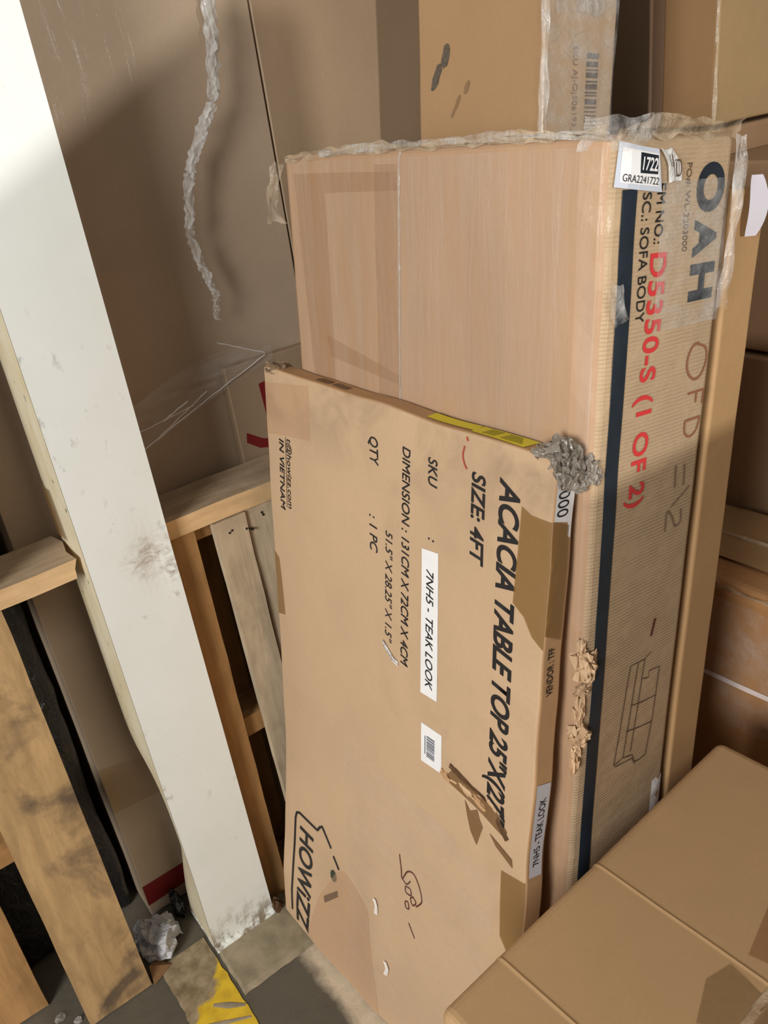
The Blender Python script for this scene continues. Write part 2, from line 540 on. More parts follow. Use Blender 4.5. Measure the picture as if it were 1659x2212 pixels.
lm = N(nt, 'ShaderNodeMath', _operation='MULTIPLY'); nt.links.new(low, lm.inputs[0]); nt.links.new(ramp(nt, k2, .45, .6), lm.inputs[1])
cc = mixcol(nt, lm.outputs[0], cc, lin((140, 126, 104)))
def spot(cx, cz, sxx, r0, r1):
    px_ = N(nt, 'ShaderNodeMath', _operation='MULTIPLY_ADD'); px_.inputs[1].default_value = sxx; px_.inputs[2].default_value = -cx * sxx
    nt.links.new(sx.outputs[0], px_.inputs[0])
    pz_ = N(nt, 'ShaderNodeMath', _operation='ADD'); pz_.inputs[1].default_value = -cz
    nt.links.new(sx.outputs[2], pz_.inputs[0])
    cb = nt.nodes.new('ShaderNodeCombineXYZ'); nt.links.new(px_.outputs[0], cb.inputs[0]); nt.links.new(pz_.outputs[0], cb.inputs[2])
    ln_ = nt.nodes.new('ShaderNodeVectorMath'); ln_.operation = 'LENGTH'; nt.links.new(cb.outputs[0], ln_.inputs[0])
    return ramp(nt, ln_.outputs['Value'], r0, r1, 1, 0)
k4 = noise_tex(nt, coords(nt, (1, 1, 1.6), (2, 7, 1)), 38.0, 4, .6, 1.2)
for (cx_, cz_, sxx_, r0_, r1_, col_, f_) in ((.040, 1.005, .7, .015, .05, (176, 158, 140), .9), (.070, .96, 1, .0, .03, (150, 126, 104), .9)):
    mk = N(nt, 'ShaderNodeMath', _operation='MULTIPLY'); nt.links.new(spot(cx_, cz_, sxx_, r0_, r1_), mk.inputs[0]); nt.links.new(ramp(nt, k4, .44, .66, 0, f_), mk.inputs[1])
    cc = mixcol(nt, mk.outputs[0], cc, lin(col_))
nt.links.new(cc, p.inputs['Base Color'])
p.inputs['Roughness'].default_value = .38
b = N(nt, 'ShaderNodeBump', Strength=.12, Distance=.003)
nt.links.new(k1, b.inputs['Height']); nt.links.new(b.outputs[0], p.inputs['Normal'])
ENAMEL = m
m, nt, p = base_mat('warm_lit_enamel')  # flange paint, its warm cream tone is light put into the colour
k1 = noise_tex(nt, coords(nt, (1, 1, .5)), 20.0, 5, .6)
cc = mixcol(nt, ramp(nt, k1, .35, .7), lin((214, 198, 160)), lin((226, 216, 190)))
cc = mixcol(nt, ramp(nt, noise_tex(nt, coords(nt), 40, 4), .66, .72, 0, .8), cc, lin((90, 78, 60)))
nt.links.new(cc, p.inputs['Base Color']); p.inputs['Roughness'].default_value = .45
WARM_LIT = m
RUST = plain('rusty_dirt', (96, 68, 44), .85, noise_amt=.4, nscale=60)

post = empty('rack_post', (-.127, .02, .012), 'white painted steel rack post with dented lower edge', 'post')
def post_dent(z):
    a = math.exp(-((z - .26) / .15) ** 2); b2 = math.exp(-((z - .42) / .10) ** 2)
    return .030 * a + .012 * b2
def sheet(bm, fn, nu, zs, thick_dir, mi=0, th=.003):
    """a bent steel sheet with thickness"""
    for side in (0, 1):
        prev = None
        for z in zs:
            row = [bm.verts.new(fn(u / nu, z) + thick_dir * (th * side)) for u in range(nu + 1)]
            if prev:
                for k in range(nu):
                    f = bm.faces.new([prev[k], prev[k + 1], row[k + 1], row[k]]); f.material_index = mi
            prev = row
zs = [0.0 + 2.9 * i / 110 for i in range(111)]
bm = bmesh.new()
def web(u, z):
    x = -.078 + .156 * u
    dz = .006 * math.exp(-((z - 1.0) / .06) ** 2) * math.exp(-((u - .8) / .2) ** 2)
    return Vector((x + .5 * post_dent(z) * max(0, .25 - u) * .6, dz, z))
sheet(bm, web, 12, zs, Vector((0, .003, 0)))
link('front_web', bm, ENAMEL, post)
bm = bmesh.new()
def flange_l(u, z):
    return Vector((-.078 + post_dent(z) * (u ** 1.3) + .5 * post_dent(z) * .15 * (1 - u), .003 + .132 * u, z))
sheet(bm, flange_l, 10, zs, Vector((.003, 0, 0)))
link('side_flange', bm, WARM_LIT, post, label='cream left flange, bent inward near the floor')
bm = bmesh.new()
sheet(bm, lambda u, z: Vector((.075, .003 + .132 * u, z)), 4, zs[::4] + [zs[-1]], Vector((.003, 0, 0)))
link('side_flange', bm, ENAMEL, post)
bm = bmesh.new(); box_bm(bm, -.0785, .0785, -.012, .135, -.008, 0, bev=.002)
link('base_plate', bm, ENAMEL, post)
bm = bmesh.new(); crumple(bm, (.088, -.004, .006), (.013, .014, .020), 4, 3)
for v in bm.verts: v.co.z = max(v.co.z, -.003)
link('rust_patch', bm, RUST, post, label='brown rusty dirt at the post foot')
bm = bmesh.new()
for i in range(7):
    pass
pr = None
for i in range(9):
    t = i / 8
    row = [bm.verts.new((-.081 - .002 * noise.noise(Vector((i, k, 0))), .085 + .05 * k / 4 + .01 * t, 1.055 + .10 * t + .006 * noise.noise(Vector((i * .7, k * .8, 3))))) for k in range(5)]
    if pr:
        for k in range(4): bm.faces.new([pr[k], pr[k + 1], row[k + 1], row[k]])
    pr = row
link('tape_scrap', bm, TAPE, post)

# ------------------------------------------------------------------ upright pallets either side of the post
WOOD_FRESH = wood_mat('sawn_softwood', (222, 186, 138), (180, 140, 92), (3, 20, 20), .35)
WOOD_GREY = wood_mat('weathered_softwood', (178, 156, 128), (124, 108, 86), (3, 26, 26), .5, 2.0)
WOOD_PALE = wood_mat('pale_deck_board', (196, 176, 146), (150, 134, 108), (26, 26, 3), .5, 4.0)
WOOD_STAIN = wood_mat('stained_deck_board', (188, 154, 108), (88, 76, 64), (22, 22, 4), .85, 7.0)
WOOD_BROWN = wood_mat('brown_deck_board', (164, 124, 78), (112, 82, 52), (24, 24, 3), .4, 5.0)
NAIL = plain('dark_nail', (40, 34, 28), .5)

def plank(parent, name, x0, x1, y0, y1, z0, z1, mats, split=None, jag=0.0, seed=0, label=None):
    bm = bmesh.new()
    nx = max(2, int((x1 - x0) / .02)); nz = max(2, int((z1 - z0) / .05)); ny = 3
    if (z1 - z0) > (x1 - x0): nx = 4
    g = {}
    def V(i, j, k):
        if (i, j, k) not in g:
            x = x0 + (x1 - x0) * i / nx; y = y0 + (y1 - y0) * j / ny; z = z0 + (z1 - z0) * k / nz
            d = noise.noise_vector(Vector((x * 9 + seed, y * 9, z * 9))) * .002
            if jag and i == nx: d.x += jag * noise.noise(Vector((y * 60, z * 60, seed)))
            g[(i, j, k)] = bm.verts.new((x + d.x, y + d.y, z + d.z))
        return g[(i, j, k)]
    def q(a, b2, c, d, mi):
        f = bm.faces.new([V(*a), V(*b2), V(*c), V(*d)]); f.material_index = mi
    for i in range(nx):
        for j in range(ny):
            for k in (0, nz): q((i, j, k), (i + 1, j, k), (i + 1, j + 1, k), (i, j + 1, k), (1 if split and k == nz else 0))
        for k in range(nz):
            for j in (0, ny): q((i, j, k), (i + 1, j, k), (i + 1, j, k + 1), (i, j, k + 1), 0)
    for j in range(ny):
        for k in range(nz):
            for i in (0, nx): q((i, j, k), (i, j + 1, k), (i, j + 1, k + 1), (i, j, k + 1), 0)
    es = [e for e in bm.edges if len(e.link_faces) == 2 and e.calc_face_angle(0) > .9]
    bmesh.ops.bevel(bm, geom=es, offset=.0025, segments=1, affect='EDGES')
    return link(name, bm, mats, parent, label=label)

pr_ = empty('wooden_pallet', (0, 0, 0), 'wooden pallet standing on edge right of the white post, behind the leaning flat carton', 'pallet', group=None)
plank(pr_, 'top_rail', -.042, .66, .046, .180, 1.018, 1.056, [WOOD_FRESH, WOOD_GREY], split=True, seed=1)
plank(pr_, 'deck_board', -.046, .010, .050, .068, .004, 1.016, WOOD_BROWN, seed=2)
b1 = plank(pr_, 'deck_board', .066, .136, .046, .064, .004, 1.014, WOOD_PALE, seed=3)
b1.data.transform(Matrix.Rotation(R(-1.0), 4, 'Y'))
b2_ = plank(pr_, 'deck_board', .140, .235, .053, .070, .004, 1.014, WOOD_PALE, seed=4)
b2_.data.transform(Matrix.Rotation(R(-1.0), 4, 'Y'))
plank(pr_, 'deck_board', .40, .50, .050, .068, .004, 1.016, WOOD_PALE, seed=5)
plank(pr_, 'stringer', -.02, .62, .070, .108, .985, 1.017, WOOD_BROWN, seed=6)
plank(pr_, 'stringer', -.02, .62, .070, .160, .480, .530, WOOD_BROWN, seed=7)
plank(pr_, 'stringer', -.02, .62, .070, .160, .004, .044, WOOD_BROWN, seed=8)
plank(pr_, 'back_board', .035, .085, .162, .176, .004, 1.016, WOOD_BROWN, seed=9)
plank(pr_, 'back_board', .30, .42, .162, .176, .004, 1.016, WOOD_BROWN, seed=9)
for (x, z) in ((.078, .985), (.084, .988), (.115, .979), (.122, .975), (.128, .972), (.160, .99), (.158, .996)):
    bm = bmesh.new()
    bmesh.ops.create_cone(bm, cap_ends=True, segments=10, radius1=.0028, radius2=.0024, depth=.004)
    bm.transform(Matrix.Translation((x, .046 if x < .137 else .053, z)) @ Matrix.Rotation(R(90), 4, 'X'))
    link('nail', bm, NAIL, pr_)

pl_ = empty('wooden_pallet', (-.45, .11, 0), 'wooden pallet with a stained deck board standing on edge left of the white post', 'pallet')
def lp(*a, **k):
    o = plank(pl_, *a, **k)
    o.matrix_parent_inverse = Matrix.Translation((.45, -.11, 0))
    return o
lp('top_rail', -1.0, -.217, .046, .180, 1.020, 1.057, [WOOD_FRESH, WOOD_GREY], split=True, jag=.012, seed=11)
lp('deck_board', -.497, -.356, .046, .066, .004, 1.018, WOOD_STAIN, seed=12, label='wide deck board with black stains')
lp('deck_board', -.95, -.80, .046, .066, .004, 1.018, WOOD_STAIN, seed=13)
lp('stringer', -1.0, -.40, .068, .150, .50, .538, WOOD_BROWN, seed=14)
lp('stringer', -1.0, -.40, .068, .160, .98, 1.019, WOOD_BROWN, seed=15)
lp('back_board', -.70, -.556, .162, .178, .004, 1.018, WOOD_BROWN, seed=16)
lp('back_board', -.95, -.80, .162, .178, .004, 1.018, WOOD_BROWN, seed=17)

# ------------------------------------------------------------------ wrapped load inside the rack
def carton_thing(name, label, cat, loc, lean, c, mats, group=None, **kw):
    t = empty(name, loc, label, cat, (0, R(lean), 0), group)
    c.body = link('body', c.mesh(**kw), mats, t)
    return t

BROWN1 = card('filmed_brown_board', (176, 155, 131), coat=.12, mottle=.08, seed=1, bump=.02, rough=.5)
BROWN2 = card('dark_brown_board', (158, 134, 107), coat=.1, mottle=.08, seed=3, bump=.02, rough=.5)
MARKRED = plain('dark_red_print', (118, 32, 32), .5)
def y_carton(name, label, x0, x1, yf, yb, z0, z1, mat, group=None, dent=.002, r=.006, seed=0, step=.08, cat='carton'):
    """a carton that faces the aisle squarely: front face at y = yf"""
    t = empty(name, (x0, (yf + yb) / 2, z0), label, cat, group=group)
    c = Carton(x1 - x0, yb - yf, z1 - z0, r, dent, seed)
    c.body = link('body', c.mesh(step), mat, t)
    return t, c
tA, cA = y_carton('wrapped_carton', 'tall brown film-wrapped carton behind the white post, with a dark red band near the floor', -.283, .425, .216, .95, .006, 2.5, BROWN1, seed=1, r=.003, dent=.0012)
poly_patch(tA, 'red_band', cA, 'S', [[(.001, 2.394), (.13, 2.394), (.13, 2.455), (.001, 2.46)]], MARKRED)
poly_patch(tA, 'packing_tape', cA, 'S', [[(.001, 2.02), (.12, 2.05), (.12, 2.16), (.001, 2.15)]], SOFA_TAPE)
tB, cB = y_carton('printed_carton', 'flat brown carton with dark red printed marks peeking out left of the leaning flat carton', .205, .62, .189, .213, .006, 1.262, BROWN2, seed=2, r=.003, dent=.0010)
poly_patch(tB, 'red_print', cB, 'S', [[(.070, .052), (.090, .050), (.090, .165), (.077, .160)]], MARKRED)
poly_patch(tB, 'red_print', cB, 'S', [[(.020, .147), (.053, .170), (.073, .178), (.073, .197), (.044, .190), (.016, .168)]], MARKRED)
tC, cC = y_carton('wrapped_carton', 'plain brown carton beyond the twisted film, left of the barcode carton', .4290, 1.05, .2165, .95, .006, 2.5, BROWN2, seed=5, r=.003, dent=.0012)
tD, cD = y_carton('wrapped_carton', 'dark brown carton in the gap right of the barcode carton', 1.06, 2.4, .215, .95, .006, 2.6, BROWN2, seed=6)

y_carton('carton', 'added unseen shadow blocker on the left pallet, carton-shaped, beyond the frame edge', -.95, -.375, .040, .185, 1.058, 1.95, BROWN2, seed=27)  # added out of view to shade the left side of the wrapped carton

tK = empty('black_wrapped_load', (-.80, .60, 0), 'load wrapped in black stretch film behind the stained pallet board', 'load')
cK = Carton(.50, .64, 1.9, .02, .012, 9, freq=5)
kb = link('body', cK.mesh(.05), BLACKFILM, tK)

# ------------------------------------------------------------------ sofa carton (leans back)
def sofa_dent(p):
    d = Vector((0, 0, 0))
    # crushed front right edge low down and softened top corners
    e = math.exp(-((p.y + .34) / .022) ** 2 - (p.x / .022) ** 2)
    d += Vector((.5, .5, 0)) * e * .012 * (1 + .9 * noise.noise(Vector((p.z * 9, 0, 3))) + .5 * noise.noise(Vector((p.z * 31, 4, 3))))
    return d
SOFA_F = card('sofa_front_board', (179, 144, 112), rough=.52, mottle=.07, coat=.22, seed=2, bump=.03, grime=.2, stretch=(1, 2.2, .7), streak=.42)
SOFA_S = card('sofa_side_board', (178, 152, 120), rough=.58, mottle=.10, coat=.12, ridges=.34, seed=4, grime=.2)
sofa = Carton(.225, .68, 1.636, .012, .0022, 3, sofa_dent)
tS = carton_thing('sofa_carton', 'large brown sofa carton with big black letters and a dark stripe on its narrow side', 'carton', (.103, -.40, .0245), 6.25, sofa, [SOFA_F, SOFA_S], step=.03, side_slot=1)
S = lambda *a, **k: lettering(tS, sofa, 'S', *a, **k)
poly_patch(tS, 'printed_stripe', sofa, 'S', [[(.022, .056), (.046, .056), (.048, .57), (.050, 1.60), (.022, 1.60), (.024, .57)]], NAVY, .0007)
S('O', (.155, .032), (.155, .088), .054, NAVY, bold=.05)
S('A', (.157, .095), (.157, .139), .046, NAVY, bold=.05)
S('H', (.156, .147), (.156, .192), .050, NAVY, bold=.05)
S('PO#: WL-2203000', (.132, .032), (.136, .130), .009, LINE)
S('EM NO.:', (.081, .052), (.081, .117), .015, INK, bold=.008)
S('SC.: SOFA BODY', (.056, .060), (.057, .205), .015, INK, bold=.006)
S('D5350-S (1 OF 2)', (.077, .127), (.071, .446), .030, RED, bold=.022, spacing=1.06)
strokes(tS, 'marker_writing', sofa, 'S', [
    [(.186, .248), (.206, .256), (.211, .273), (.202, .291), (.187, .295), (.172, .283), (.169, .266), (.177, .251), (.190, .247)],
    [(.214, .313), (.178, .313)], [(.213, .313), (.213, .332)], [(.197, .313), (.197, .328)],
    [(.212, .350), (.178, .350)], [(.212, .350), (.206, .368), (.192, .374), (.180, .366), (.178, .350)]], .0035, PENCIL)
strokes(tS, 'marker_writing', sofa, 'S', [[(.168, .410), (.170, .442)], [(.188, .412), (.190, .444)], [(.205, .448), (.165, .470)],
    [(.190, .478), (.192, .498), (.180, .502), (.172, .488), (.158, .474), (.158, .505)]], .003, FAINT)
dr = [[(.155, .696), (.140, .704), (.108, .702)], [(.108, .702), (.089, .872)], [(.089, .872), (.110, .868), (.133, .873)], [(.133, .873), (.140, .890), (.152, .892), (.169, .890)],
      [(.180, .733), (.154, .730), (.155, .742), (.141, .738)], [(.180, .733), (.176, .832), (.168, .890)], [(.141, .703), (.128, .865)], [(.126, .703), (.110, .868)],
      [(.136, .780), (.177, .784)], [(.128, .824), (.177, .832)], [(.118, .776), (.138, .780)], [(.112, .820), (.130, .824)], [(.092, .876), (.134, .880), (.142, .895)]]
strokes(tS, 'printed_sofa_drawing', sofa, 'S', dr, .0018, LINE, smooth=False)
strokes(tS, 'marker_writing', sofa, 'S', [[(.156, .640), (.150, .668)]], .005, PEN)
slab2 = poly_patch(tS, 'shipping_label', sofa, 'S', [[(.010, .008), (.076, .016), (.086, .061), (.007, .053)]], GREYL, .0030, label='pale grey label with number 1722')
poly_patch(slab2, 'label_panel', sofa, 'S', [[(.014, .013), (.076, .021), (.080, .055), (.013, .048)]], WHITE, .0034)
poly_patch(slab2, 'number_panel', sofa, 'S', [[(.044, .0185), (.0745, .0225), (.0755, .0420), (.0450, .0395)]], NAVY, .0038)
lettering(slab2, sofa, 'S', '1722', (.0475, .0365), (.0735, .0390), .0135, WHITE, off=.0042, bold=.02)
lettering(slab2, sofa, 'S', 'GRA2241722', (.0165, .0470), (.0775, .0530), .0075, INK, off=.0040)
lip(tS, 'film_scrap', [(.083, -.343, 1.62), (.099, -.344, 1.603), (.104, -.344, 1.585)], (1, 0, 0), .030, film_mat('white_film_scrap', .85, (222, 220, 214), .3, .5), 5, .003, label='white torn film patch')
strokes(tS, 'marker_writing', sofa, 'S', [[(.093, .022), (.098, .035)], [(.102, .028), (.110, .030), (.112, .042), (.105, .044), (.102, .030)]], .002, LINE, off=.0075)
poly_patch(tS, 'paper_label', sofa, 'S', [[(.193, .955), (.222, .957), (.222, 1.03), (.193, 1.03)]], WHITE, .0012)
# tape, film and strap on the broad front
poly_patch(tS, 'packing_tape', sofa, 'F', [[(.255, .02), (.31, .02), (.30, .36), (.245, .36)], [(.10, .285), (.30, .32), (.30, .335), (.11, .32)]], SOFA_TAPE, .0006)
poly_patch(tS, 'packing_tape', sofa, 'F', [[(.03, .03), (.31, .03), (.31, .055), (.12, .06), (.12, .5), (.06, .5)]], SOFA_TAPE, .0008)
bm = bmesh.new()
rod(bm, [sofa.pt('F', .318 - .06 * t * .35 + .001 * noise.noise(Vector((t * 30, 0, 0))), t * 1.2 * .35 + .004, .0010) for t in [i / 40 for i in range(41)]], .0016, 6, 1, .5)
link('strap', bm, FILM_THICK, tS, label='thin twisted film strand running down the front')
fm = FILM
def sheet_patch(parent, name, c, face, u0, u1, v0, v1, mat, off=.004, amp=.004, seed=0, n=24):
    bm = bmesh.new(); prev = None
    for i in range(n + 1):
        row = []
        for k in range(n + 1):
            u = u0 + (u1 - u0) * i / n; v = v0 + (v1 - v0) * k / n
            row.append(bm.verts.new(c.pt(face, u, v, off + amp * noise.noise(Vector((u * 40 + seed, v * 7, seed))))))
        if prev:
            for k in range(n): bm.faces.new([prev[k], prev[k + 1], row[k + 1], row[k]])
        prev = row
    return link(name, bm, mat, parent, smooth=True)
sheet_patch(tS, 'stretch_film', sofa, 'F', .02, .672, .012, .60, SOFA_FILM, .0030, .0020, 1, 44)
lip(tS, 'film_edge', [(-.004, .325, 1.625), (-.004, .20, 1.632), (-.006, .06, 1.634), (-.004, -.08, 1.634), (-.004, -.20, 1.636), (-.004, -.335, 1.634)], (-.25, 0, 1), .015, FILM_LIP, 3, .006, 120)
lip(tS, 'film_edge', [(-.006, .22, 1.632), (-.006, -.05, 1.638), (-.006, -.25, 1.637), (-.002, -.338, 1.632)], (-.1, 0, 1), .011, FILM_THICK, 8, .006, 110)
lip(tS, 'film_edge', [(.0, -.343, 1.63), (.07, -.346, 1.638), (.14, -.344, 1.636), (.226, -.343, 1.632)], (0, -.25, 1), .026, FILM_LIP, 9, .010, 90)
lip(tS, 'film_edge', [(-.004, .345, 1.622), (-.010, .352, 1.59), (-.014, .356, 1.555), (-.010, .345, 1.53)], (-1, .45, 0), .026, FILM_LIP, 13, .010, 60)
lip(tS, 'film_edge', [(.224, -.345, 1.63), (.228, -.347, 1.57), (.226, -.346, 1.50), (.222, -.345, 1.43)], (.5, -.5, 0), .016, FILM_THICK, 19, .006, 70)
lip(tS, 'film_edge', [(-.006, -.30, 1.632), (.02, -.35, 1.63), (.06, -.35, 1.636)], (0, -.4, 1), .04, FILM_THICK, 23, .010, 60)
lip(tS, 'film_edge', [(.004, -.345, 1.48), (.012, -.349, 1.455), (.024, -.345, 1.435)], (1, -.2, .3), .03, FILM_THICK, 29, .008, 40)
sheet_patch(tS, 'stretch_film', sofa, 'S', .09, .222, .05, .22, FILM, .004, .004, 7, 26)
for i, (u, v, a, b2, c_) in enumerate(((.004, .66, .010, .016, .020), (.014, .668, .012, .006, .022), (.006, .70, .016, .006, .008), (.0, .775, .014, .011, .014), (.010, .785, .014, .008, .012), (.0, .64, .006, .006, .018), (.002, .735, .007, .006, .026), (.0, .82, .007, .006, .02))):
    bm = bmesh.new()
    crumple(bm, sofa.pt('S', u, v, .002), (a, b2, c_), 30 + i, 3, .75, 2.0)
    link('torn_flap', bm, TORN, tS)

# ------------------------------------------------------------------ flat table-top carton (leans on the sofa carton)
def table_dent(p):
    d = Vector((0, 0, 0))
    u, v = .36 - p.y, 1.31 - p.z
    # crushed lower left corner
    s_ = max(0, (v - .98) + (.22 - u) * .9 - .0)
    if s_ > 0: d.x += -.028 * min(1, s_ / .4) ** 1.5
    d.x += .010 * math.exp(-((u - .335) / .05) ** 2 - ((v - 1.12) / .2) ** 2) * (-1)
    # the torn gash
    d.x += .010 * math.exp(-(((u - .61) + (v - .585) * .2) / .045) ** 2 - ((v - .585) / .014) ** 2)
    # top edge sags a little
    if v < .06: d.z += -.006 * noise.noise(Vector((u * 7, 0, 2))) * (1 - v / .06)
    if u > .69: d.y += .005 * noise.noise(Vector((v * 9, 3, 1))) * ((u - .69) / .03)
    return d
TABLE = card('table_top_board', (194, 163, 129), rough=.6, mottle=.06, seed=6, bump=.03, grime=.42, grime_z=(1.15, 1.27))
TABLE_S = card('table_top_side', (190, 150, 108), rough=.6, mottle=.12, seed=7, bump=.05, grime=.3)
tab = Carton(.04, .72, 1.31, .005, .0022, 4, table_dent)
tT = carton_thing('table_top_carton', 'flat brown table top carton with bold black printing leaning on the sofa carton', 'carton', (0, -.36, .006), 8.8, tab, [TABLE, TABLE_S], step=.013, side_slot=1, top_slot=1)
def T(body, s, e, cap, mat=INK, **k): return lettering(tT, tab, 'F', body, s, e, cap, mat, **k)
T('ACACIA TABLE TOP 25"X(27")', (.627, .046), (.630, .603), .037, bold=.025, shear=.22, spacing=.95)
T('SIZE: 4FT', (.573, .052), (.575, .185), .027, bold=.02, shear=.15)
T('SKU' + ' ' * 12 + ':', (.480, .054), (.482, .184), .020, bold=.008, shear=.15)
T('DIMENSION : 131CM X 72CM X 4CM', (.419, .053), (.416, .429), .0185, bold=.006, shear=.15)
T('51.5" X 28.25" X 1.5"', (.376, .203), (.373, .404), .0175, bold=.002, shear=.15)
T('QTY', (.333, .056), (.335, .102), .022, bold=.008, shear=.15)
T(': 1 PC', (.332, .188), (.333, .253), .020, bold=.006, shear=.15)
T('t@howizz.com', (.0755, .121), (.0705, .259), .0155, bold=.002, shear=.1)
T('IN VIETNAM', (.047, .128), (.042, .267), .0165, bold=.010, shear=.1)
strokes(tT, 'printed_line', tab, 'F', [[(.0715, .120), (.0665, .259)]], .0012, INK)
lab = poly_patch(tT, 'paper_label', tab, 'F', [[(.467, .202), (.506, .198), (.509, .456), (.468, .459)]], WHITE, label='long white strip label')
lettering(lab, tab, 'F', '7NH5 - TEAK LOOK', (.479, .232), (.480, .442), .017, INK, shear=.2, bold=.004, off=.0014)
blab = poly_patch(tT, 'barcode_label', tab, 'F', [[(.472, .516), (.523, .513), (.525, .587), (.473, .591)]], WHITE, label='small white barcode label')
random.seed(5)
bars, v = [], .534
while v < .574:
    w = random.choice((.0012, .002, .003)); bars.append([(.487, v), (.507, v - .001), (.507, v + w - .001), (.487, v + w)]); v += w + random.choice((.0012, .002))
bars += [[(.482, .536), (.484, .536), (.484, .572), (.482, .572)]]
poly_patch(blab, 'barcode', tab, 'F', bars, plain('grey_barcode_ink', (110, 112, 122), .6), .0012, cuts=False)
strokes(tT, 'printed_logo', tab, 'F', [[(.128, .990), (.060, .988), (.050, .994), (.046, 1.01), (.038, 1.278)], [(.128, .990), (.138, .975), (.146, .968), (.150, .975)],
    [(.146, .968), (.178, 1.004)], [(.186, 1.018), (.207, 1.040)]], .0060, INK, off=.0018, smooth=False)
T('HOWiZZ', (.064, 1.020), (.057, 1.295), .050, bold=.015, shear=.05, off=.0018)
poly_patch(tT, 'printed_logo', tab, 'F', [[(.188 + .011 * math.cos(a * .5236), 1.071 + .015 * math.sin(a * .5236)) for a in range(12)]], plain('dark_green_ink', (52, 62, 46), .5), .0012, cuts=False)
poly_patch(tT, 'printed_logo', tab, 'F', [[(.156, 1.150), (.203, 1.100), (.205, 1.116), (.160, 1.166)]], INK, .0012, cuts=False)
strokes(tT, 'marker_writing', tab, 'F', [[(.413, .838), (.418, .868), (.421, .890), (.436, .862), (.455, .853), (.472, .872), (.479, .897), (.470, .915), (.462, .925)],
    [(.421, .890), (.434, .893), (.445, .878)], [(.430, .900), (.445, .897), (.447, .910), (.432, .914), (.430, .902)], [(.452, .908), (.462, .916), (.452, .930), (.446, .918), (.454, .908)],
    [(.430, .938), (.438, .934), (.441, .948), (.432, .952), (.429, .940)], [(.441, .984), (.459, 1.008)]], .0030, PEN)
REDPEN = plain('red_marker', (170, 74, 60), .6)
strokes(tT, 'marker_writing', tab, 'F', [[(.560, .006), (.562, .012)]], .003, REDPEN)
strokes(tT, 'marker_writing', tab, 'F', [[(.556, .020), (.553, .034), (.557, .046), (.562, .052)]], .003, REDPEN)
poly_patch(tT, 'packing_tape', tab, 'F', [[(.004, .030), (.155, .010), (.157, .108), (.04, .122), (.004, .128)]], TAPE_CLEAR, .0007)
poly_patch(tT, 'packing_tape', tab, 'F', [[(.668, .074), (.685, .081), (.7195, .081), (.7195, .262), (.699, .249), (.683, .226), (.662, .214)]], TAPE, .0014)
poly_patch(tT, 'packing_tape', tab, 'S', [[(.001, .080), (.030, .090), (.031, .255), (.001, .240)]], TAPE, .0014)
poly_patch(tT, 'packing_tape', tab, 'F', [[(.001, .370), (.020, .381), (.032, .506), (.001, .514)]], TAPE, .0014)
poly_patch(tT, 'packing_tape', tab, 'F', [[(.20, 1.05), (.225, 1.03), (.318, 1.055), (.335, 1.165), (.36, 1.305), (.10, 1.305), (.137, 1.165)]], TAPE_CLEAR, .0016)
poly_patch(tT, 'packing_tape', tab, 'F', [[(.669, .676), (.7195, .664), (.7195, .86), (.674, .806)]], TAPE, .0014)
sheet_patch(tT, 'stretch_film', tab, 'F', .24, .66, .69, 1.28, FILM_FAINT, .003, .0025, 12, 36)
for pts_, sd in (([(.345, 1.000), (.352, 1.015), (.350, 1.035)], 1), ([(.378, 1.140), (.384, 1.155), (.380, 1.175)], 2)):
    lip(tT, 'film_edge', [tab.pt('F', a, b2, .004) for a, b2 in pts_], (-.3, 1, 0), .010, film_mat('tape_fold_glint_%d' % sd, .9, (238, 232, 222), .12, .3), sd, .002, 14, 4)  # pale tape folds, their white glints put into the colour
lip(tT, 'film_scrap', [tab.pt('F', a, b2, .003) for a, b2 in ((.372, .412), (.382, .420), (.398, .432), (.412, .436))], (0, .5, 1), .016, film_mat('silver_film_scrap', .9, (225, 222, 216), .2, .9), 3, .005, 30)
# torn gash with lifted board
poly_patch(tT, 'torn_board', tab, 'F', [[(.530, .590), (.558, .553), (.586, .560), (.639, .577), (.676, .599), (.673, .612), (.630, .604), (.577, .598)]], TORN_DARK, .0012)
poly_patch(tT, 'torn_board', tab, 'F', [[(.581, .602), (.595, .614), (.609, .603), (.625, .626), (.613, .668), (.606, .64), (.598, .65)], [(.640, .625), (.690, .640), (.692, .655), (.655, .640)]], TORN_DARK, .0012)
strokes(tT, 'crease', tab, 'F', [[(.545, .556), (.580, .566), (.620, .580), (.650, .590), (.678, .612)]], .010, plain('board_core', (92, 66, 42), .8, noise_amt=.3, nscale=120), .0018)
strokes(tT, 'crease', tab, 'F', [[(.532, .588), (.556, .584), (.585, .590)]], .004, TORN, .0022)
for i, (u, v, a, b2, c_) in enumerate(((.535, .584, .003, .013, .007), (.575, .584, .004, .020, .005), (.612, .594, .004, .018, .006), (.640, .572, .003, .016, .005))):
    bm = bmesh.new()
    crumple(bm, tab.pt('F', u, v, .001), (a, b2, c_), 50 + i, 3, .5, 1.6)
    bm.transform(Matrix.Translation(tab.pt('F', u, v, 0)) @ Matrix.Rotation(R(22), 4, 'X') @ Matrix.Translation(-tab.pt('F', u, v, 0)))
    link('torn_flap', bm, TORN if i % 2 else TABLE_S, tT)
